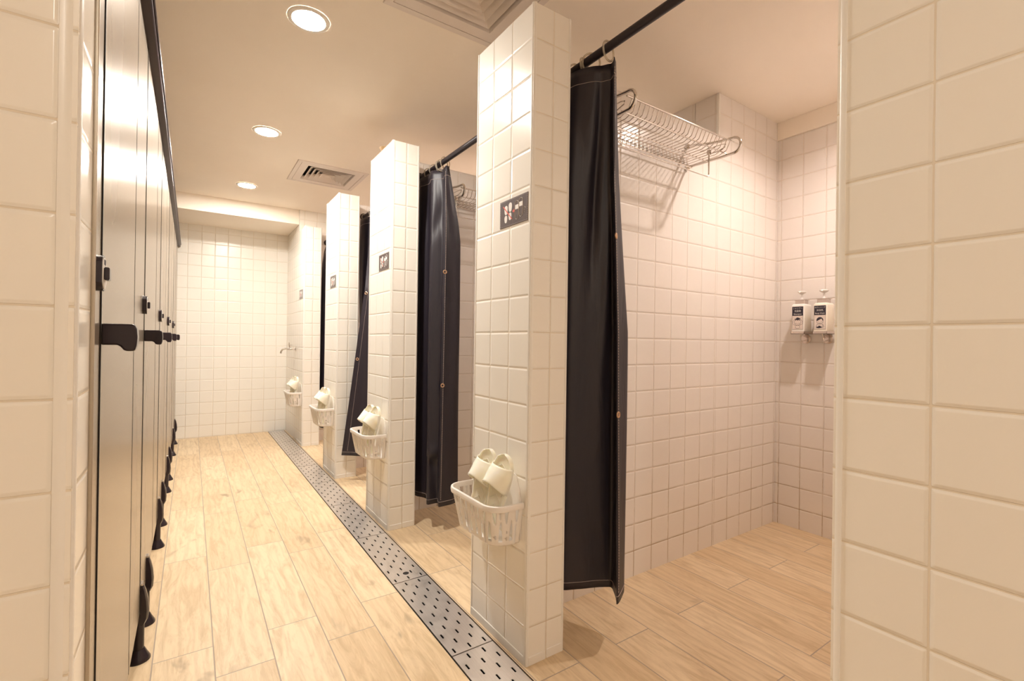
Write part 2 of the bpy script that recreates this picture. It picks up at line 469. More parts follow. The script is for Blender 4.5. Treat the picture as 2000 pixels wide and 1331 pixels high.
# ------------------------------------------------------------------ drain covers
CAVE = .55
def drain_cover(y0, y1, label):
    x0, x1 = .7265, .8835; zt = -.0015
    t = thing('drain_cover', ((x0+x1)/2, (y0+y1)/2, 0), label, 'drain cover', 'perforated steel drain plates along the corridor')
    ys0, ys1 = y0+.0015, y1-.0015
    nrow = max(1, round((ys1-ys0)/.0458)); pitch = (ys1-ys0)/nrow
    xs3 = [x0+.020, (x0+x1)/2, x1-.020]; xs2 = [(x0*.5+x1*.5)-.030, (x0+x1)/2+.030]
    xs2 = [(xs3[0]+xs3[1])/2, (xs3[1]+xs3[2])/2]
    hw, hl = .0032, .0125
    xb = sorted({x0, x1, *[x+s*hw for x in xs3+xs2 for s in (-1, 1)]})
    yb = {ys0, ys1}
    holes = []
    for r_ in range(nrow):
        yc = ys0+(r_+.5)*pitch
        for x in (xs3 if r_ % 2 == 0 else xs2): holes.append((x-hw, x+hw, yc-hl, yc+hl))
        yb |= {yc-hl, yc+hl}
    yb = sorted(yb)
    m = MB()
    idx = {}
    def vid(x, y, z):
        k = (round(x, 5), round(y, 5), z)
        if k not in idx: idx[k] = len(m.v); m.v.append(Vector((x, y, z)))
        return idx[k]
    for a, b in zip(xb, xb[1:]):
        for c, d in zip(yb, yb[1:]):
            mx, my = (a+b)/2, (c+d)/2
            if any(h[0] < mx < h[1] and h[2] < my < h[3] for h in holes): continue
            m.f.append((vid(a, c, zt), vid(b, c, zt), vid(b, d, zt), vid(a, d, zt)))
    o = m.build('plate', STEEL, t, solid=.002)
    m = MB(); m.box(x0, x1, ys0-.0003, ys0+.0016, -.012, zt+.0012); m.box(x0, x0+.0016, ys0, ys1, -.012, zt+.0014)
    m.box(x1-.0016, x1, ys0, ys1, -.012, zt+.0014); m.build('edge_strip', STEELW, t)
    return t
js = [-.25, .30, .85, 1.40, 1.952, 2.50, 3.078, 3.625, 4.17, 4.626, 5.25, 5.895]
dl = {3: 'perforated steel drain plate at the foot of the nearest pillar', 2: 'nearest visible perforated steel drain plate at the bottom edge of the picture',
      4: 'steel drain plate with a single round finger hole', 5: 'perforated steel drain plate beside the second pillar',
      6: 'perforated steel drain plate just beyond the second pillar', 7: 'perforated steel drain plate beside the third pillar',
      8: 'perforated steel drain plate just beyond the third pillar', 9: 'perforated steel drain plate beside the farthest pillar',
      10: 'last perforated steel drain plate against the end wall'}
for k in range(2, len(js)-1):
    t = drain_cover(js[k], js[k+1], dl[k])
    if k == 4:
        m = MB(); m.lathe([(.0001, 0), (.0125, 0), (.0135, -.0006)], (.810, 2.017, .0003), seg=20)
        m.build('finger_hole_shade', DARK, t)  # near-black disc on the plate, its colour stands for the hole's shade

# ------------------------------------------------------------------ toilet cubicles (left)
G = [1.03, 1.905, 2.80, 3.74, 4.72]; H = [1.59, 2.49, 3.37, 4.31, 5.27]
ZB, ZT = .155, 1.9625
def lock(y, z, parent):
    m = MB()
    poly = arc(0, 0, .028, 35, 145, 8) + arc(0, 0, .028, 215, 325, 8)
    poly = [(max(min(a, .027), -.027), b) for a, b in poly]
    m.extrude([(a*1.0, b) for a, b in poly], lambda a, b, h: (XL+h, y+.028+a, z+b), .011)
    o = m.build('lock', BLACKP, parent, smooth=True)
    m = MB(); m.extrude([(a*.86, b*.88) for a, b in poly], lambda a, b, h: (XL+.0108+h, y+.028+a, z+b), .0009)
    m.build('face_plate', SIGN_W, o)
    m = MB(); m.box(XL+.0115, XL+.0185, y+.018, y+.038, z-.011, z+.009, .0015)
    m.build('thumb_turn', BLACKP, o)
    m = MB(); m.box(XL+.0114, XL+.0122, y+.021, y+.035, z+.013, z+.021); m.build('indicator_window', INK, o)
def foot(y, parent):
    x = XL-.003
    m = MB()
    m.lathe([(.0325, .0), (.0325, .005), (.0290, .012), (.0225, .024), (.0180, .034), (.0160, .037)], (x, y, 0), seg=28)
    m.tube([(x, y, .03), (x, y, .15)], .0148, 20)
    o = m.build('foot', BLACKP, parent, smooth=True)
    m = MB()
    rows = []
    for z, d, wd in ((.112, .006, .012), (.118, .014, .015), (.134, .0215, .0165), (.160, .0230, .017), (.192, .0205, .017), (.220, .0150, .0165), (.240, .0085, .0155), (.243, .005, .014)):
        rows.append([(XL-.008, y-wd, z), (XL+d*.75, y-wd, z), (XL+d, y-wd*.5, z), (XL+d, y+wd*.5, z), (XL+d*.75, y+wd, z), (XL-.008, y+wd, z)])
    m.grid(rows, close_u=True); k = len(m.v); m.f.append(tuple(range(k-6, k))); m.f.append(tuple(reversed(range(k-48, k-42))))
    m.build('clamp', BLACKP, o, smooth=True)
    m = MB(); m.box(XL-.006, XL+.0075, y-.0145, y+.0145, .242, .248, .001); m.build('metal_clip', CHROME, o)
def knob(y, z, parent):
    m = MB(); x = XL
    side = [(0, .018), (.040, .018), (.0445, .017), (.0475, .010), (.0485, -.004), (.0475, -.019), (.045, -.0285), (.033, -.0285), (.0295, -.026), (.026, -.0205), (.021, -.018), (0, -.018)]
    m.extrude(side, lambda a, b, h: (x+a, y+h, z+b), .034)
    o = m.build('door_knob', BLACKP, parent, smooth=True)
    bv = o.modifiers.new('soft edges', 'BEVEL'); bv.width = .003; bv.segments = 2; bv.limit_method = 'ANGLE'
doorlab = ['nearest grey-brown toilet cubicle door with large black knob', 'second grey-brown toilet cubicle door from the camera',
           'third grey-brown toilet cubicle door, middle of the five', 'fourth grey-brown toilet cubicle door from the camera',
           'farthest grey-brown toilet cubicle door, next to the end wall']
panlab = ['narrow grey-brown front strip with black lock beside the tiled foreground wall', 'grey-brown cubicle front panel on black feet, between first and second door',
          'grey-brown cubicle front panel on black feet, between second and third door', 'grey-brown cubicle front panel on black feet, between third and fourth door',
          'grey-brown cubicle front panel on black feet, between fourth and fifth door', 'last grey-brown cubicle front panel on a black foot against the end wall']
LY = [.945, 1.825, 2.715, 3.63, 4.60]
FY = {1: [1.935, 2.17], 2: [2.925, 3.255], 3: [3.93, 4.26], 4: [5.12], 5: [5.66]}
for i in range(5):
    t = thing('cubicle_door', (XL, (G[i]+H[i])/2, 0), doorlab[i], 'door', 'toilet cubicle doors in the left row')
    m = MB(); m.box(XL-.018, XL, G[i]+.003, H[i]-.001, ZB, ZT, .0012); m.build('door_panel', PANEL, t)
    m = MB(); m.box(XL-.016, XL+.0012, G[i]+.003, G[i]+.010, ZB, ZT); m.build('edge_profile', PANEL2, t)
    m = MB(); m.box(XL-.012, XL+.0016, G[i]-.0022*(1 if i < 1 else .35), G[i]+(.0028 if i < 1 else .0008), ZB, ZT); m.build('door_seal', DARK, t)
    m = MB(); m.box(XL-.012, XL+.0006, H[i]-.0012, H[i]+.0006, ZB, ZT); m.build('hinge_seal', DARK, t)
    knob(G[i]+.006, 1.047, t)
edges = [(.947, G[0])] + [(H[i], G[i+1]) for i in range(4)] + [(H[4], YEND-.003)]
for i, (a, b) in enumerate(edges):
    t = thing('cubicle_pilaster', (XL, (a+b)/2, 0), panlab[i], 'pilaster', 'front panels of the toilet cubicle row')
    m = MB(); m.box(XL-.018, XL, a+.0008, b-.002, ZB, ZT, .0012); m.build('front_panel', PANEL, t)
    if i < 5: lock(LY[i], 1.142, t)
    else: pass
    if i == 0:
        m = MB(); m.box(XL-.006, XL+.004, .9462, .953, 0, CEIL-.002, .0015); m.build('edge_profile', PANEL2, t)
allf = sorted(sum(FY.values(), []))
roots = {o['label']: o for o in bpy.data.objects if o.parent is None and 'label' in o}
for y in allf:
    k = max([j for j in range(5) if G[j] < y], default=0)
    # the foot stands under whichever panel or door spans that place
    owner = None
    for lab, (a, b) in list(zip(doorlab, zip(G, H))) + list(zip(panlab, edges)):
        if a <= y < b: owner = roots[lab]
    foot(y, owner)
t = MB(); t.box(XL-.030, XL+.024, .9535, YEND-.004, 1.963, 1.985, .003); t.box(XL-.030, XL+.012, .9535, YEND-.004, 1.983, 2.012, .003)
rl = t.build('cubicle_head_rail', RAILM, None, smooth=True)
tag(rl, 'long dark brown head rail along the top of the toilet cubicles', 'rail')
m = MB(); m.tube([(XL+.026, YEND-.02, 1.985), (XL+.026, .96, 1.985)], .004, 8); m.build('edge_bead', RAILM, rl, smooth=True)

# ------------------------------------------------------------------ downlights and vents
def downlight(x, y, glow, label, k=1.0, cat='ceiling light', group='round downlights in the ceiling'):
    t = thing('downlight', (x, y, CEIL), label, cat, group)
    m = MB(); m.lathe([(.064*k, -.0015), (.064*k, -.006), (.064*k+.010, -.0065), (.064*k+.016, -.004), (.064*k+.018, -.0002)], (x, y, CEIL), seg=40, caps=False)
    m.build('trim_ring', PVC, t, smooth=True)
    m = MB(); m.lathe([(.0640*k, -.0045), (.0635*k, -.0055), (.03*k, -.007), (.001, -.0075)], (x, y, CEIL), seg=40)
    m.build('lamp_lens', glow, t, smooth=True)
def spot(x, y, label):
    t = thing('downlight', (x, y, CEIL), label, 'ceiling light', 'round downlights in the ceiling')
    m = MB(); m.lathe([(.044, .002), (.044, -.003), (.050, -.0045), (.066, -.003), (.0685, -.0003)], (x, y, CEIL), seg=36, caps=False); m.build('trim_ring', PVC, t, smooth=True)
    m = MB(); m.lathe([(.044, .001), (.040, .012), (.031, .020)], (x, y, CEIL), seg=36, caps=False); m.build('reflector', SILV_R, t, smooth=True)
    m = MB(); m.lathe([(.0308, .0195), (.0308, .018), (.02, .0165), (.001, .016)], (x, y, CEIL), seg=30); m.build('lamp_lens', GLOW_S, t, smooth=True)
for x, y, l in ((.384, 2.09, 'nearest glowing round downlight in the corridor ceiling'), (.381, 3.373, 'middle glowing round downlight in the corridor ceiling'),
                (.379, 4.659, 'farthest glowing round downlight, near the end beam'),
                (-.12, -.98, 'round fill light added unseen behind the camera')):  # extra unseen lamp, added to light the left foreground wall
    downlight(x, y, GLOW, l, k=.78 if y < 0 else 1.0)
for k, l in enumerate(['round downlight above the first shower', 'round downlight above the second shower', 'round downlight above the third shower', 'round downlight above the fourth shower']):
    spot(*SPOTS[k], l)

def vent(b, label):
    x0, x1, y0, y1 = b; cx, cy = (x0+x1)/2, (y0+y1)/2; hx, hy = (x1-x0)/2, (y1-y0)/2
    t = thing('ceiling_vent', (cx, cy, CEIL), label, 'air vent', 'square ceiling air diffusers')
    def ring(mb, a, za, b_, zb, r=0):
        ra = [(cx-a, cy-a, za), (cx+a, cy-a, za), (cx+a, cy+a, za), (cx-a, cy+a, za)]
        rb = [(cx-b_, cy-b_, zb), (cx+b_, cy-b_, zb), (cx+b_, cy+b_, zb), (cx-b_, cy+b_, zb)]
        mb.grid([ra, rb], close_u=True)
    h = hx; Z = CEIL
    m = MB(); ring(m, h, Z, h-.002, Z-.006); ring(m, h-.002, Z-.006, h-.030, Z-.006); ring(m, h-.030, Z-.006, h-.030, Z+.015)
    m.build('outer_frame', VENTW, t)
    m = MB(); a = h-.0325; b2 = h-.085
    ring(m, a, Z+.012, a, Z-.005); ring(m, a, Z-.005, b2, Z-.005); ring(m, b2, Z-.005, b2-.012, Z+.02)
    m.build('flat_panel', VENTW, t)
    k = 0; s = b2-.020
    while s > .04:
        m = MB(); ring(m, s, Z-.004, s-.0015, Z-.0055); ring(m, s-.0015, Z-.0055, s-.003, Z-.004)
        ring(m, s-.003, Z-.004, s-.036, Z+.028); ring(m, s-.0345, Z+.029, s, Z-.004)
        m.build('louvre', VENTW, t); s -= .034; k += 1
    m = MB(); m.box(cx-.012, cx+.012, cy-.012, cy+.012, Z-.002, Z+.002); m.build('centre_plate', VENTW, t)
    m = MB(); m.box(cx-h+.01, cx+h-.01, cy-h+.01, cy+h-.01, Z+.055, Z+.06); m.build('duct_shade_sheet', DARK, t)  # near-black sheet added for the shade inside the vent cavity
vent(VENTS[0], 'large square ceiling air vent above the nearest pillar, cut by the top edge')
vent(VENTS[1], 'square ceiling air vent above the second pillar, fully visible')

# ------------------------------------------------------------------ curtains, rods, rings
ordn = ['first', 'second', 'third', 'fourth']
RODY = [(.291, PART[0]), (FAR[0], PART[1]), (FAR[1], PART[2]), (FAR[2], PART[3])]
rl_ = ['black curtain rod of the nearest shower, running out of the top of the picture', 'black curtain rod of the second shower, between the two largest pillars',
       'black curtain rod of the third shower, mostly hidden behind the second pillar', 'black curtain rod of the farthest shower']
for i in range(4):
    t = thing('curtain_rod', (RODX, (RODY[i][0]+RODY[i][1])/2, RODZ), rl_[i], 'curtain rod', 'black rods over the shower openings')
    m = MB(); m.tube([(RODX, RODY[i][0]+.001, RODZ), (RODX, RODY[i][1]-.001, RODZ)], .0145, 20); m.build('rod', BLACKM, t, smooth=True)
    for y, s in ((RODY[i][0], 1), (RODY[i][1], -1)):
        m = MB(); m.lathe([(.030, 0), (.030, s*.006), (.022, s*.012), (.0175, s*.022), (.0172, s*.03)], (RODX, y+s*.0005, RODZ), 'Y', 24)
        m.build('end_flange', BLACKP, t, smooth=True)

def chaikin(p, it=2, q=.22):
    for _ in range(it):
        o = [p[0]]
        for a, b in zip(p, p[1:]): o += [a.lerp(b, q), a.lerp(b, 1-q)]
        o.append(p[-1]); p = o
    return p
def curtain(levels, label, stitch_u, grommet_z, zt_fn=None, rows=70, creases=(), hem_u=None):
    """levels: (z, [(x, y)...]) from the bottom up, same number of points each"""
    zs = [l[0] for l in levels]
    def plan(z):
        if z <= zs[0]: return [Vector((*q, 0)) for q in levels[0][1]]
        for (za, pa), (zb, pb) in zip(levels, levels[1:]):
            if z <= zb:
                f = (z-za)/(zb-za)
                return [Vector((*a, 0)).lerp(Vector((*b, 0)), f) for a, b in zip(pa, pb)]
        return [Vector((*q, 0)) for q in levels[-1][1]]
    def point(u, v):
        """u 0..1 across by control point count, v 0..1 up"""
        z0 = zs[0]; n = len(levels[0][1])-1
        z1 = zt_fn(u) if zt_fn else zs[-1]
        z = lerp(z0, z1, v)
        p = plan(z)
        k = min(int(u*n), n-1); f = u*n-k
        # rounded corners between straight runs
        a, b = p[k], p[k+1]
        q = a.lerp(b, f); rr = .22
        if f < rr and k > 0:
            c = p[k-1].lerp(a, 1-rr+0*f); g = .5+f/rr*.5
            c = p[k-1].lerp(a, 1-rr); d = a.lerp(b, rr); q = c.lerp(a, g).lerp(a.lerp(d, g), g)
        elif f > 1-rr and k < n-1:
            g = (f-(1-rr))/rr*.5; c = a.lerp(b, 1-rr); d = b.lerp(p[k+2], rr); q = c.lerp(b, g).lerp(b.lerp(d, g), g)
        q = q.copy(); q.z = z
        # soft wrinkles
        w_ = 0.0035*math.sin(u*n*4.1+z*2.3+1.7*math.sin(z*3.1))*math.sin(z*2.0+u*7)
        for (cu, cz, su, sz, amp, sl) in creases:
            du = (u-cu-sl*(z-cz)); w_ += amp*math.exp(-(du/su)**2-((z-cz)/sz)**2)
        t_ = (b-a).normalized(); q += Vector((t_.y, -t_.x, 0))*w_
        return q
    n = len(levels[0][1])-1; nu = n*12
    m = MB(); m.grid([[point(i/nu, j/rows) for i in range(nu+1)] for j in range(rows+1)])
    cpt = point(.5, .5)
    t = thing('shower_curtain', (cpt.x, cpt.y, zs[0]), label, 'shower curtain', 'black vinyl shower curtains')
    m.build('curtain_sheet', VINYL, t, smooth=True, solid=.0016, angle=75)
    def nrm(u, v):
        a = point(min(u+.004, 1), v)-point(max(u-.004, 0), v); b = point(u, min(v+.004, 1))-point(u, max(v-.004, 0))
        nn = a.cross(b).normalized(); c = Vector((0, 0, CAMH))-point(u, v)
        return nn if nn.dot(Vector((-.6, -.8, 0))) > 0 else -nn
    if stitch_u is not None:
        for uu in (stitch_u if isinstance(stitch_u, (list, tuple)) else [stitch_u]):
            m = MB(); L = 190
            for k in range(L):
                v0, v1 = .02+.965*k/L, .02+.965*(k+.68)/L
                m.tube([point(uu, v0)+nrm(uu, v0)*.0014, point(uu, v1)+nrm(uu, v1)*.0014], .0009, 5)
            m.build('stitching', THREAD, t)
    L = 150
    for v, nm in ((.014, 'bottom_hem_stitching'), (.972, 'top_hem_stitching')):
        m = MB()
        for k in range(L):
            a, b = k/L, (k+.66)/L
            m.tube([point(a, v)+nrm(a, v)*.0014, point(b, v)+nrm(b, v)*.0014], .0009, 5)
        m.build(nm, THREAD, t)
    for u, z in grommet_z:
        v = (z-zs[0])/((zt_fn(u) if zt_fn else zs[-1])-zs[0])
        c, nn = point(u, v), nrm(u, v); a = nn.orthogonal().normalized(); b = nn.cross(a)
        m = MB(); m.tube([c+nn*.0012+(a*math.cos(x)+b*math.sin(x))*.0085 for x in [2*math.pi*j/20 for j in range(20)]], .0030, 8, closed=True)
        m.build('eyelet', BRASS, t, smooth=True)
    return t, point
ZC = 2.006
c1 = [(.16, [(1.15, 1.425), (1.105, 1.36), (1.108, 1.287), (1.20, 1.25), (1.280, 1.214), (1.192, 1.113), (1.307, 1.178), (1.24, 1.34)]),
      (1.08, [(1.15, 1.425), (1.110, 1.36), (1.106, 1.287), (1.195, 1.235), (1.272, 1.214), (1.192, 1.126), (1.301, 1.172), (1.23, 1.34)]),
      (1.62, [(1.15, 1.425), (1.115, 1.36), (1.108, 1.290), (1.18, 1.235), (1.233, 1.199), (1.170, 1.128), (1.248, 1.178), (1.20, 1.34)]),
      (ZC, [(1.15, 1.425), (1.118, 1.36), (1.114, 1.262), (1.150, 1.20), (1.190, 1.165), (1.160, 1.127), (1.196, 1.150), (1.16, 1.32)])]
curtain(c1, 'nearest and largest black vinyl curtain, drawn beside the nearest pillar', (5.14/7,), [(5.12/7, 1.408), (5.12/7, .80)],
        creases=((3.1/7, 1.60, .03, .28, -.018, .10), (3.6/7, 1.25, .03, .3, .010, .12)))
c2 = [(.14, [(1.14, 2.71), (1.10, 2.65), (1.096, 2.575), (1.128, 2.512), (1.082, 2.411), (1.150, 2.409), (1.121, 2.339), (1.205, 2.352), (1.258, 2.372), (1.22, 2.52)]),
      (1.60, [(1.14, 2.71), (1.10, 2.65), (1.098, 2.59), (1.125, 2.52), (1.095, 2.44), (1.162, 2.412), (1.135, 2.350), (1.20, 2.358), (1.256, 2.375), (1.21, 2.52)]),
      (1.70, [(1.14, 2.71), (1.11, 2.65), (1.100, 2.59), (1.13, 2.53), (1.100, 2.45), (1.162, 2.413), (1.138, 2.353), (1.19, 2.360), (1.240, 2.372), (1.20, 2.52)]),
      (ZC, [(1.14, 2.71), (1.12, 2.66), (1.118, 2.62), (1.135, 2.56), (1.115, 2.48), (1.162, 2.418), (1.144, 2.360), (1.150, 2.357), (1.168, 2.368), (1.17, 2.52)])]
curtain(c2, 'pleated black vinyl curtain of the second shower, beside the second pillar', (6.15/9,), [(6.1/9, 1.42), (6.1/9, .80)],
        creases=((4.5/9, .42, .06, .035, .016, 0), (4.5/9, .37, .06, .03, -.012, 0), (4.6/9, 1.72, .05, .12, -.010, .5)))
c3 = [(.19, [(.928, 3.587), (1.00, 3.52), (1.10, 3.45), (1.20, 3.45), (1.20, 3.60), (1.14, 3.72), (1.14, 3.84)]),
      (1.40, [(1.050, 3.49), (1.10, 3.44), (1.16, 3.42), (1.22, 3.50), (1.16, 3.62), (1.105, 3.72), (1.115, 3.84)]),
      (ZC, [(1.137, 3.63), (1.150, 3.56), (1.160, 3.50), (1.180, 3.55), (1.16, 3.66), (1.120, 3.73), (1.115, 3.85)])]
curtain(c3, 'black vinyl curtain with its free edge swung out diagonally over the third pillar', (.42/6,), [(.22/6, 1.385), (.22/6, .90)])
c4 = [(.16, [(1.10, 5.12), (1.075, 5.04), (1.085, 4.96), (1.12, 4.90), (1.10, 4.84), (1.16, 4.80), (1.22, 4.86)]),
      (1.2, [(1.10, 5.12), (1.08, 5.04), (1.09, 4.96), (1.13, 4.90), (1.11, 4.84), (1.17, 4.80), (1.22, 4.86)]),
      (ZC, [(1.11, 5.12), (1.09, 5.04), (1.10, 4.96), (1.15, 4.90), (1.14, 4.84), (1.17, 4.80), (1.18, 4.86)])]
curtain(c4, 'farthest black vinyl curtain, seen as a narrow strip beside the farthest pillar', None, [], zt_fn=lambda u: lerp(1.74, ZC, min(1, u*2.6)), rows=50)

rings = {0: [1.150, 1.262, 1.30, 1.335], 1: [2.385, 2.425, 2.455, 2.52, 2.60], 2: [3.60, 3.64, 3.845]}
rings[0] = [1.145, 1.228, 1.262, 1.31]
def ring_mesh(y, tilt, lean):
    m = MB(); r = .0315; c = Vector((RODX, y, RODZ+.0148-(r-.0034)))
    rot = Matrix.Rotation(R(tilt), 3, 'Z') @ Matrix.Rotation(R(lean), 3, 'X')
    m.tube([c + rot @ Vector((r*math.cos(a), 0, r*math.sin(a))) for a in [2*math.pi*j/32 for j in range(32)]], .0034, 8, closed=True)
    return m
wh = {0: 'nearest shower curtain', 1: 'second shower curtain', 2: 'third shower curtain'}
pos_ = ['outermost clear plastic ring, at the free end of the %s', 'clear plastic ring next to the outermost one on the %s', 'middle clear plastic ring of the %s',
        'clear plastic ring near the wall end of the %s', 'innermost clear plastic ring of the %s']
for i, ys in rings.items():
    for k, y in enumerate(ys):
        o = ring_mesh(y, [12, -28, 20, -10, 8][k], [0, 8, -6, 5, 0][k]).build('curtain_ring', CLEAR, None, smooth=True)
        tag(o, pos_[k] % wh[i], 'curtain ring', 'clear rings on the black curtain rods')

# ------------------------------------------------------------------ slipper baskets
def make_basket():
    Y0, Y1, X0 = 1.246, 1.556, .778; ZR, ZBt = .516, .388
    t = thing('wall_basket', (XF, (Y0+Y1)/2, ZBt), 'white plastic basket on the nearest pillar, holding translucent slippers', 'basket', 'white slipper baskets on the pillars')
    def outline(tt, n=24):
        """points (x, y) along the basket side from the wall round the front and back to the wall; tt 0 bottom 1 top"""
        i_ = (1-tt)*.020
        xa, xb, ya, yb = X0+i_*1.1, XF-.004, Y0+i_, Y1-i_
        r = .055
        p = [(xb, ya), (xb-.02, ya)]
        p += [(xa+r-r*math.sin(R(a)), ya+r-r*math.cos(R(a))) for a in range(0, 91, 10)]
        p += [(xa+r-r*math.cos(R(a)), yb-r+r*math.sin(R(a))) for a in range(0, 91, 10)]
        p += [(xb-.02, yb), (xb, yb)]
        return [Vector((a, b, 0)) for a, b in p]
    def at(s, tt):
        p = outline(tt); L = [0]
        for a, b in zip(p, p[1:]): L.append(L[-1]+(b-a).length)
        d = s*L[-1]
        for k in range(len(p)-1):
            if d <= L[k+1] or k == len(p)-2:
                q = p[k].lerp(p[k+1], (d-L[k])/(L[k+1]-L[k])); return Vector((q.x, q.y, lerp(ZBt, ZR, tt)))
    NP = 12; per = 1.0/NP; NT = 26
    m = MB(); idx = {}
    def vid(s, j):
        k = (round(s, 6), j)
        if k not in idx: idx[k] = len(m.v); m.v.append(at(s, j/NT))
        return idx[k]
    def aU(tt):   # tooth hanging from the rim
        if tt <= .56: return 0
        f = min(1, (tt-.56)/.36); return per*.17*math.sqrt(max(0, f))*(1 if tt < .93 else 1)
    def bL(tt):   # arch standing on the base
        if tt >= .66: return 0
        f = (.66-tt)/.56; return per*.19*(max(0, f))**.6
    for j in range(NT):
        ta, tb = j/NT, (j+1)/NT
        for k in range(NP):
            c = (k+.5)*per
            def colsx(tt):
                a, b = aU(tt), bL(tt)
                a = max(a, 1e-5*per); b = max(b, 1e-5*per)
                return [k*per, k*per+b, c-per*.25, c-a, c, c+a, c+per*.25, (k+1)*per-b, (k+1)*per]
            A, B = colsx(ta), colsx(tb)
            for q in range(8):
                if q in (3, 4) and .56 < (ta+tb)/2 < .97: continue
                if q in (0, 7) and .10 < (ta+tb)/2 < .66 and not (k == 0 and q == 0) and not (k == NP-1 and q == 7): continue
                # the columns at A[2], A[6] may be crossed by wide holes; keep order
                m.f.append((vid(A[q], j), vid(A[q+1], j), vid(B[q+1], j+1), vid(B[q], j+1)))
    m.build('basket_side', WHITEP, t, smooth=True, solid=.0022, angle=60)
    m = MB(); rim = [at(k/60, 1) for k in range(61)]
    prof = [(-.0030, -.011), (.0050, -.011), (.0070, 0), (.0055, .0065), (-.0010, .0080), (-.0040, .004)]
    rows = []
    for k, p in enumerate(rim):
        tg = (rim[min(k+1, 60)]-rim[max(k-1, 0)]).normalized(); out = Vector((-tg.y, tg.x, 0))
        if out.x > 0 and k in range(15, 45): out = -out
        ctr = Vector((.86, 1.40, p.z))
        if (p-ctr).dot(out) < 0: out = -out
        rows.append([p+out*a+Vector((0, 0, b)) for a, b in prof])
    m.grid(rows, close_u=True); m.build('rim', WHITEP, t, smooth=True, angle=50)
    m = MB(); o_ = outline(0)
    m.f.append(tuple(range(len(o_)))); m.v += [Vector((p.x, p.y, ZBt)) for p in o_]
    m.build('base', WHITEP, t, solid=.002)
    m = MB(); yy0, yy1 = Y0+.012, Y1-.012
    poly = [(yy0, ZBt+.01), (yy1, ZBt+.01), (yy1, .50), (yy1-.03, .565)] + arc(yy1-.055, .585, .02, 0, 90, 5) + arc(yy0+.045, .585, .02, 90, 180, 5) + [(yy0+.012, .56), (yy0+.002, .525)]
    m.extrude(poly, lambda a, b, h: (XF-.0005-h, a, b), .003); m.build('back_plate', WHITEP, t)
    return t
bk = make_basket()
bl = ['white plastic slipper basket on the second pillar', 'white plastic slipper basket on the third pillar', 'white plastic slipper basket on the farthest pillar, below the tap']
for i in (1, 2, 3): dup(bk, (0, NEAR[i]-NEAR[0]+(0, .01, .02, 0)[i], 0), bl[i-1])

def make_slipper(base, lean_y, lean_x, mirror, label, rotz=0):
    """sole stands toe up against the wall; local: a across (-y), l up the sole, h out towards the corridor"""
    t = thing('shower_slipper', base, label, 'slipper', 'translucent shower slippers in the wall baskets')
    Lh = .285
    upv = Vector((math.sin(R(lean_x)), math.sin(R(lean_y)), 1)).normalized()
    nrm = Vector((-1, -rotz, math.sin(R(lean_x)))); nrm = (nrm - upv*nrm.dot(upv)).normalized()
    acr = upv.cross(nrm).normalized()
    B = Vector(base)
    def P(a, l, h): return B + acr*a*mirror + upv*l + nrm*h
    def half(f):   # half widths (left, right) along the sole, f 0 heel .. 1 toe
        pts = [(0, .006, .006), (.02, .020, .020), (.08, .031, .031), (.2, .034, .034), (.4, .032, .035), (.6, .040, .041), (.75, .045, .044), (.88, .042, .038), (.96, .028, .026), (.99, .015, .014), (1, .005, .006)]
        for p, q in zip(pts, pts[1:]):
            if f <= q[0]:
                g = (f-p[0])/(q[0]-p[0]); return lerp(p[1], q[1], g), lerp(p[2], q[2], g)
        return .005, .005
    fs = [0, .004, .02, .05, .1, .16, .24, .32, .4, .48, .56, .64, .72, .8, .87, .92, .96, .985, 1]
    th = .017
    rows = []
    for f in fs:
        a, b = half(f); l = f*Lh; bow = .010*math.sin(math.pi*f)*0
        rows.append([P(-a, l, .001), P(-a*1.02, l, th*.5), P(-a, l, th), P(-a*.86, l, th+.001), P(-a*.80, l, th-.003), P(0, l, th-.004), P(b*.80, l, th-.003), P(b*.86, l, th+.001), P(b, l, th), P(b*1.02, l, th*.5), P(b, l, .001), P(0, l, 0)])
    m = MB(); m.grid(rows, close_u=True); n = 12
    m.f.append(tuple(range(n))); k = len(m.v); m.f.append(tuple(reversed(range(k-n, k))))
    m.build('sole', GEL, t, smooth=True, angle=50)
    # strap: a broad band arching out over the sole
    rows = []
    for q in range(15):
        g = q/14
        l = lerp(.158, .248, g); a, b = half(l/Lh); arch = lerp(.070, .030, g); rise = lerp(.042, .0, g)
        row = []
        for s_ in range(17):
            x = s_/16; an = math.pi*x
            aa = -math.cos(an)*(a if x < .5 else b)*1.03
            hh = .006+math.sin(an)**.75*arch
            row.append(P(aa, l+math.sin(an)*rise, hh))
        rows.append(row)
    m = MB(); m.grid(rows); m.build('strap', GEL, t, smooth=True, solid=.004, angle=60)
    # raised honeycomb ribs on the footbed
    m = MB()
    for k in range(7):
        l0 = .03+k*.034; 
        if l0 > .25: break
        a, b = half(l0/Lh)
        m.tube([P(-a*.62, l0, th-.003), P(0, l0+.018, th-.003), P(b*.62, l0, th-.003)], .0016, 5)
        m.tube([P(-a*.62, l0, th-.003), P(-a*.62, l0-.016, th-.003)], .0013, 5); m.tube([P(b*.62, l0, th-.003), P(b*.62, l0-.016, th-.003)], .0013, 5)
    m.build('footbed_ribs', GEL, t, smooth=True)
    return t
s1 = make_slipper((.832, 1.447, .393), -11, 7.5, 1, 'translucent cream slipper in the nearest basket, left of the pair', .25)
s2 = make_slipper((.832, 1.343, .393), -9, 7.5, -1, 'translucent cream slipper in the nearest basket, right of the pair', .25)
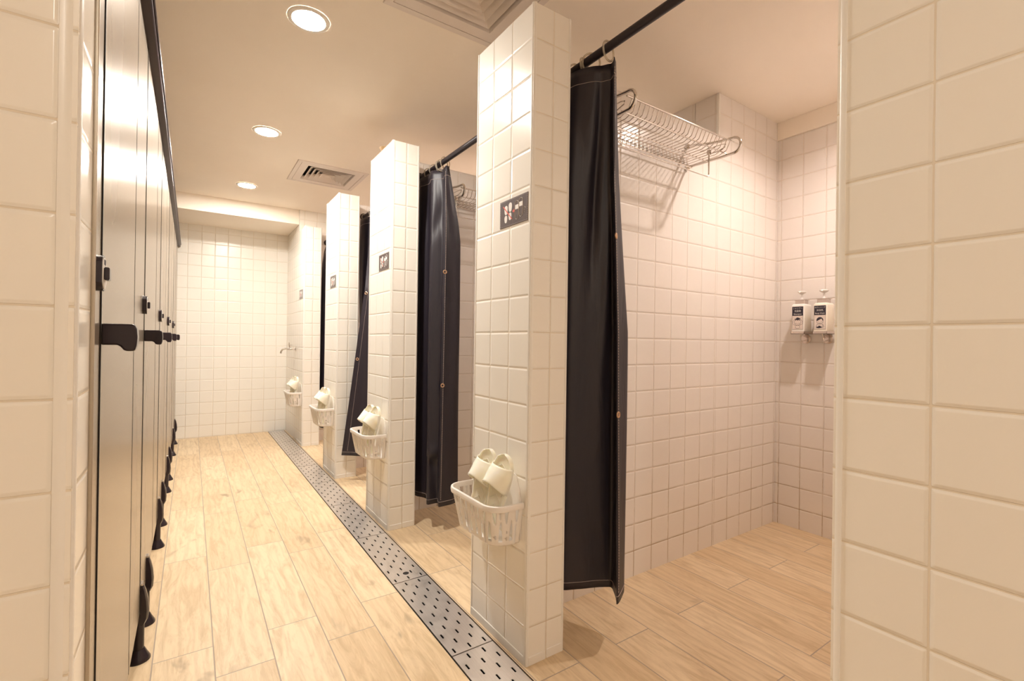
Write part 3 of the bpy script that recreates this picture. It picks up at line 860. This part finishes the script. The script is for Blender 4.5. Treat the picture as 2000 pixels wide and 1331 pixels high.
for i, w_ in ((1, 'second'), (2, 'third'), (3, 'farthest')):
    dy = NEAR[i]-NEAR[0]+(0, .01, .02, 0)[i]
    dup(s1, (0, dy, 0), 'translucent cream slipper in the basket on the %s pillar, left of the pair' % w_)
    dup(s2, (0, dy, 0), 'translucent cream slipper in the basket on the %s pillar, right of the pair' % w_)

# ------------------------------------------------------------------ slipper signs
def capsule(cx, cy, hw, y0, y1, waist=0, n=10):
    """closed shoe-sole outline between y0 and y1"""
    p = [(cx+hw*math.cos(R(a)), y1-hw+hw*math.sin(R(a))) for a in range(0, 181, 18)]
    p += [(cx-hw*(1-waist), (y0+y1)/2)]
    p += [(cx+hw*.85*math.cos(R(a)), y0+hw*.85+hw*.85*math.sin(R(a))) for a in range(180, 361, 18)]
    p += [(cx+hw*(1-waist), (y0+y1)/2)]
    return p
def make_sign():
    Yc, Zc = 1.3285, 1.4865; W, Hh = .166, .092
    t = thing('slipper_sign', (XF, Yc, Zc), 'grey slipper sign on the nearest pillar, across two tiles, with a red arrow', 'sign', 'grey change-into-slippers signs on the pillars')
    f = lambda a, b, h: (XF-.0004-h, Yc-a, Zc+b)
    m = MB(); m.extrude([(-W/2, -Hh/2), (W/2, -Hh/2), (W/2, Hh/2), (-W/2, Hh/2)], f, .0012); m.build('plate', SIGN_D, t)
    g = lambda a, b, h: (XF-.0016-h, Yc-a, Zc+b)
    m = MB(); ol = MB()
    for cx, dy in ((-.045, -.002), (-.019, .004)):
        m.extrude(capsule(cx, 0, .0100, -.002+dy, .030+dy), g, .0003)
        m.extrude(capsule(cx-.001, 0, .0085, -.030+dy, -.004+dy), g, .0003)
    for cx, dy in ((.020, -.001), (.044, .004)):
        p = capsule(cx, 0, .0105, -.030+dy, .032+dy)
        m.tube([g(a, b, .0002) for a, b in p], .0008, 4, closed=True)
        m.extrude([(cx-.0095, .004+dy), (cx+.0095, .004+dy), (cx+.0095, .019+dy), (cx-.0095, .019+dy)], g, .0003)
    for k in range(3): m.tube([g(.0605+.002*k, -.010-.005*k, .0002), g(.069-.001*k, -.008-.005*k, .0002)], .0006, 4)
    m.tube([g(.060, -.004, .0002), g(.066, .001, .0002), g(.071, -.003, .0002)], .0006, 4)
    # dashed border
    for k in range(26):
        x = -W/2+.004+k*.0062
        for y in (-Hh/2+.003, Hh/2-.003): m.extrude([(x, y-.0003), (x+.003, y-.0003), (x+.003, y+.0003), (x, y+.0003)], g, .0002)
    for k in range(14):
        y = -Hh/2+.004+k*.0062
        for x in (-W/2+.003, W/2-.003): m.extrude([(x-.0003, y), (x+.0003, y), (x+.0003, y+.003), (x-.0003, y+.003)], g, .0002)
    m.build('white_pictogram', SIGN_W, t)
    g2 = lambda a, b, h: (XF-.0021-h, Yc-a, Zc+b)
    m = MB(); m.extrude([(-.064, .027), (-.061, .029), (-.006, -.024), (-.009, -.026)], g2, .0003)
    m.extrude([(-.004, -.002), (.002, -.002), (.002, -.007), (.009, .0005), (.002, .008), (.002, .003), (-.004, .003)], g2, .0003)
    m.build('red_pictogram', SIGN_R, t)
    m = MB(); m.extrude([(.0085-.022, -Hh/2), (.0095-.022, -Hh/2), (.0095-.022, Hh/2), (.0085-.022, Hh/2)], g, .0001); m.build('crease', INK, t)
    return t
sg = make_sign()
for i, l in ((1, 'grey slipper sign on the second pillar'), (2, 'grey slipper sign on the third pillar'), (3, 'small-looking grey slipper sign on the farthest pillar')):
    dup(sg, (0, [0, 2.634, 3.795, 5.08][i]-1.3285, 0), l)

# ------------------------------------------------------------------ wire racks on the partition walls
def make_rack():
    t = thing('towel_rack', (1.66, PART[0], 1.92), 'chrome wire towel rack on the wall of the nearest shower', 'towel rack', 'wire racks on the shower partitions')
    YW = PART[0]; XA, XC = 1.315, 1.995
    YF, ZF = 1.205, 1.952
    def side(x, s):
        m = MB()
        pts = [(x, YW-.004, 1.905), (x, YW-.05, 1.905), (x, 1.26, 1.900)]
        cy, cz, r = 1.215, 1.935, .035
        pts += [(x, cy-.012+r*math.cos(R(a)), cz+r*math.sin(R(a))) for a in range(-80, -281, -20)]
        pts += [(x, 1.27, 1.975), (x, 1.33, 1.985), (x, YW-.04, 2.005), (x, YW-.004, 2.008)]
        m.tube(pts, .0062, 12)
        o = m.build('end_frame', CHROME, t, smooth=True)
        for z in (1.905, 2.008):
            m = MB(); m.lathe([(.013, -.0005), (.013, -.012), (.010, -.016)], (x, YW, z), 'Y', 18); m.build('wall_cap', CHROME, o, smooth=True)
        m = MB(); m.tube([(x-s*.012, 1.40, 1.93), (x-s*.012, 1.27, 1.928), (x-s*.012, 1.235, 1.937), (x-s*.012, 1.232, 1.948), (x-s*.012, 1.25, 1.953), (x-s*.012, 1.36, 1.956)], .0024, 8)
        m.build('side_hook', CHROME, o, smooth=True)
    side(XA, -1); side(XC, 1)
    m = MB(); m.tube([(XA-.005, YF, ZF), (XC+.005, YF, ZF)], .0040, 10); m.build('front_rail', CHROME, t, smooth=True)
    for nm, y, z in (('shelf_rail', 1.235, 1.908), ('shelf_rail', 1.325, 1.898), ('rear_rail', 1.415, 1.898), ('rear_rail', 1.428, 1.945)):
        m = MB(); m.tube([(XA, y, z), (XC, y, z)], .0030, 8); m.build(nm, CHROME, t, smooth=True)
    for k in range(26):
        x = lerp(XA+.022, XC-.022, k/25)
        m = MB(); m.tube([(x, YF, ZF-.002), (x, 1.222, 1.915), (x, 1.235, 1.9105), (x, 1.26, 1.9015), (x, 1.412, 1.9015), (x, 1.424, 1.906), (x, 1.428, 1.945)], .0017, 6)
        m.build('shelf_wire', STEELW, t, smooth=True)
    yb, zb = 1.262, 1.792
    m = MB(); m.tube([(XA-.008, yb, 1.905), (XA-.008, yb, zb+.008), (XA-.001, yb, zb), (XC-.10, yb, zb), (XC-.092, yb, zb+.008), (XC-.092, yb, 1.902), (XC-.088, yb-.006, 1.907)], .0032, 8)
    m.build('towel_bar', CHROME, t, smooth=True)
    for x in (XA-.004, XC-.092):
        m = MB(); m.box(x-.007, x+.007, yb-.007, yb+.007, 1.890, 1.912, .001); m.build('bar_clamp', CHROME, t)
    return t
rk = make_rack()
dup(rk, (0, PART[1]-PART[0], 0), 'chrome wire towel rack in the second shower, glimpsed behind its curtain')

# ------------------------------------------------------------------ soap dispensers
def text_mesh(body, size, loc, name, mat, parent, rot_cols, squeeze=1.0, bold=0.0):
    cu = bpy.data.curves.new(name, 'FONT'); cu.body = body; cu.size = size; cu.align_x = 'CENTER'; cu.align_y = 'CENTER'
    cu.offset = bold; cu.resolution_u = 3
    to = bpy.data.objects.new(name+'_src', cu); col.objects.link(to)
    bpy.context.view_layer.update()
    dg = bpy.context.evaluated_depsgraph_get()
    me = bpy.data.meshes.new_from_object(to.evaluated_get(dg))
    bpy.data.objects.remove(to)
    Mx = Matrix(rot_cols).transposed().to_4x4(); Mx.translation = Vector(loc)-wloc(parent)
    me.transform(Mx @ Matrix.Diagonal((squeeze, 1, 1, 1)))
    me.materials.clear(); me.materials.append(mat)
    o = bpy.data.objects.new(name, me); col.objects.link(o); o.parent = parent
    return o
FACEX = ((0, -1, 0), (0, 0, 1), (-1, 0, 0))
SOAPW = simple('milky_bottle_plastic', (.86, .82, .76), .28, sss=.15)
SOAPY = simple('milky_bottle_with_amber_soap', (.86, .79, .68), .28, sss=.15)
LABELW = simple('label_paper', (.76, .66, .60), .5)
SILV = simple('brushed_silver_collar', (.70, .62, .58), .25, metal=.9)
def dispenser(yc, lines, kind, label, mat, blabel):
    hw = .033; x0, x1 = 2.757, 2.845; zb, zt = 1.120, 1.272
    # bracket
    b = thing('dispenser_bracket', (XB, yc, 1.10), blabel, 'bracket', 'chrome brackets under the soap bottles')
    m = MB(); m.box(x0-.0015, x1+.012, yc-hw-.0015, yc+hw+.0015, zb-.012, zb-.0103)
    m.box(x0-.0015, x0-.0003, yc-hw-.0015, yc+hw+.0015, zb-.012, zb+.002); m.box(x0-.0015, x1+.012, yc-hw-.0015, yc-hw-.0003, zb-.012, zb+.002)
    m.box(x0-.0015, x1+.012, yc+hw+.0003, yc+hw+.0015, zb-.012, zb+.002); m.build('tray', SILV, b)
    m = MB(); m.lathe([(.026, -.0005), (.026, -.004), (.022, -.007)], (XB, yc+.006, 1.082), 'X', 28); m.build('wall_disc', SILV, b, smooth=True)
    m = MB(); m.tube([(x0+.03, yc, zb-.011), (x0+.045, yc, 1.075), (x0+.055, yc, 1.068), (XB-.006, yc+.004, 1.076)], .0018, 8); m.build('support_wire', CHROME, b, smooth=True)
    m = MB(); m.box(x1+.010, XB-.0005, yc-.012, yc+.012, zb-.012, zb-.009); m.build('arm', SILV, b)
    # bottle
    t = thing('soap_bottle', ((x0+x1)/2, yc, zb-.010), label, 'bottle', 'pump bottles on the shower wall')
    rows = []
    def sq(k, z, r=.006):
        c = []
        for sx, sy, a0 in ((1, -1, -90), (1, 1, 0), (-1, 1, 90), (-1, -1, 180)):
            for a in (0, 30, 60, 90):
                c.append(((x0+x1)/2+sx*((x1-x0)/2*k-r)+r*math.cos(R(a0+a)), yc+sy*(hw*k-r)+r*math.sin(R(a0+a)), z))
        return c
    m = MB(); m.grid([sq(.9, zb-.010), sq(1, zb-.005), sq(1, zt-.010), sq(.97, zt-.004), sq(.86, zt+.001), sq(.5, zt+.003)], close_u=True)
    k = len(m.v); m.f.append(tuple(range(k-16, k))); m.f.append(tuple(reversed(range(k-96, k-80))))
    m.build('bottle_body', mat, t, smooth=True)
    m = MB(); m.box((x0+x1)/2-.024, (x0+x1)/2+.024, yc-.024, yc+.024, zt+.001, zt+.024, .002)
    m.box((x0+x1)/2-.029, (x0+x1)/2+.029, yc-.029, yc+.029, zt+.023, zt+.026, .001); m.build('collar', SILV, t)
    xm = (x0+x1)/2
    m = MB(); m.lathe([(.010, .026), (.006, .034), (.0045, .045), (.0045, .055), (.012, .060), (.021, .066), (.022, .071), (.015, .074), (.002, .075)], (xm, yc, zt), seg=24)
    m.tube([(xm, yc, zt+.067), (xm-.022, yc, zt+.068), (xm-.034, yc, zt+.063)], [.006, .005, .0038], 10)
    m.build('pump', simple('white_pump', (.88, .84, .80), .3), t, smooth=True)
    # label
    xf_ = x0-.0006
    g = lambda a, b_, h: (xf_-h, yc-a, 1.196+b_)
    m = MB(); m.extrude([(-.028, -.062), (.028, -.062), (.028, .062), (-.028, .062)], g, .0003); lb = m.build('label_sheet', LABELW, t)
    m = MB(); m.extrude([(-.028, .012), (.028, .012), (.028, .062), (-.028, .062)], lambda a, b_, h: g(a, b_, h+.0003), .0003)
    m.tube([g(a, b_, .0003) for a, b_ in ((-.028, -.062), (.028, -.062), (.028, .062), (-.028, .062))], .0006, 4, closed=True)
    m.build('label_panel', INK, lb)
    for ln, dz, sz, sq_ in lines:
        text_mesh(ln, sz, (xf_-.0009, yc, 1.196+dz), 'lettering', SIGN_W, lb, FACEX, sq_)
    m = MB(); h = .0003
    G_ = lambda a, b_, h_=0: g(a, b_, .0004+h_)
    if kind == 0:
        m.tube([G_(.018*math.cos(R(a)), -.024+.016*math.sin(R(a))) for a in range(200, -21, -20)], .0006, 4)
        for s in (-1, 1):
            m.tube([G_(s*.012, -.040), G_(s*.024, -.034), G_(s*.026, -.022), G_(s*.018, -.010), G_(s*.012, -.008)], .0006, 4)
            m.tube([G_(s*.004, -.030), G_(s*.008, -.028), G_(s*.011, -.031)], .0005, 4)
        m.extrude([(-.018, -.006), (-.008, -.003), (-.003, .003), (.006, .001), (.017, -.005), (.008, -.009), (.014, -.017), (.004, -.010), (0, -.015), (-.006, -.009), (-.012, -.017), (-.011, -.008)], lambda a, b_, h_: G_(a, b_, h_), .0002)
        m.tube([G_(-.009, -.041), G_(-.012, -.053), G_(-.004, -.057), (G_(.009, -.056)), G_(.012, -.050), G_(.009, -.041)], .0006, 4, closed=True)
        m.tube([G_(-.015, -.026), G_(-.012, -.037), G_(0, -.041), G_(.012, -.037), G_(.015, -.026)], .0006, 4)
        m.tube([G_(-.003, -.034), G_(0, -.033), G_(.003, -.034)], .0005, 4)
    else:
        p = [(.0165*math.cos(R(a)), -.015+.016*math.sin(R(a))) for a in range(190, -11, -20)]
        m.extrude(p+[(.014, -.020), (.008, -.007), (-.014, -.020)], lambda a, b_, h_: G_(a, b_, h_), .0002)
        m.tube([G_(-.015, -.018), G_(-.014, -.029), G_(0, -.034), G_(.014, -.029), G_(.015, -.018)], .0006, 4)
        for s in (-1, 1): m.tube([G_(s*.004, -.024), G_(s*.007, -.022), G_(s*.010, -.025)], .0005, 4)
        m.tube([G_(-.003, -.030), G_(0, -.029), G_(.003, -.030)], .0005, 4)
        m.tube([G_(-.012, -.036), G_(-.017, -.046), G_(-.010, -.054), G_(.008, -.055), G_(.015, -.048), G_(.011, -.036)], .0006, 4, closed=True)
        m.extrude([(-.018, -.056), (-.006, -.058), (.006, -.056), (.010, -.051), (.002, -.047), (-.004, -.044), (-.009, -.050), (-.016, -.050)], lambda a, b_, h_: G_(a, b_, h_), .0002)
        m.tube([G_(.010, -.036), G_(.019, -.042), G_(.016, -.053), G_(.009, -.056)], .0006, 4)
    for a, b_ in ((-.021, .002), (.021, .001), (.022, -.050), (-.022, -.052)):
        m.tube([G_(a-.0015, b_), G_(a+.0015, b_)], .0005, 4)
    m.build('bathing_figure_print', INK, lb)
dispenser(1.2745, [('シャンプー', .052, .0105, .95), ('洗髪精', .037, .0115, 1), ('Shampoo', .021, .0115, .95)], 0,
          'white pump bottle labelled Shampoo, left of the two on the shower wall', SOAPW, 'chrome bracket holding the Shampoo bottle')
dispenser(1.163, [('ボディソープ', .052, .0095, .9), ('沐浴乳', .037, .0115, 1), ('Body Wash', .021, .0112, .88)], 1,
          'pump bottle labelled Body Wash, right of the two on the shower wall', SOAPY, 'chrome bracket holding the Body Wash bottle')

# ------------------------------------------------------------------ tap on the end block, small tan fitting
t = thing('water_tap', (XF, 5.33, .935), 'small chrome water tap on the tiled wall by the farthest pillar', 'tap')
yt, zt_ = 5.33, .938
m = MB(); m.lathe([(.024, -.0005), (.024, -.004), (.012, -.010), (.010, -.04), (.013, -.042), (.013, -.075), (.010, -.078)], (XF, yt, zt_), 'X', 20)
m.tube([(XF-.07, yt, zt_), (XF-.10, yt, zt_+.002), (XF-.125, yt, zt_-.006), (XF-.138, yt, zt_-.030), (XF-.140, yt, zt_-.046)], [.010, .009, .0088, .0085, .009], 12)
m.build('spout', CHROME, t, smooth=True)
m = MB(); m.tube([(XF-.058, yt, zt_+.008), (XF-.058, yt, zt_+.038)], .006, 10); m.tube([(XF-.062, yt, zt_+.036), (XF-.062, yt, zt_+.066)], .0045, 8)
m.tube([(XF-.085, yt, zt_+.040), (XF-.032, yt, zt_+.040)], .004, 8); m.build('handle', CHROME, t, smooth=True)
m = MB(); m.lathe([(.012, 0), (.013, .004), (.020, .030), (.031, .052), (.034, .056), (.034, .060), (.030, .060), (.020, .035), (.001, .020)], (.955, 2.80, PTOP+.0008), seg=28)
tag(m.build('tan_cup', TANM, None, smooth=True), 'small tan cup standing on top of the second pillar', 'cup')
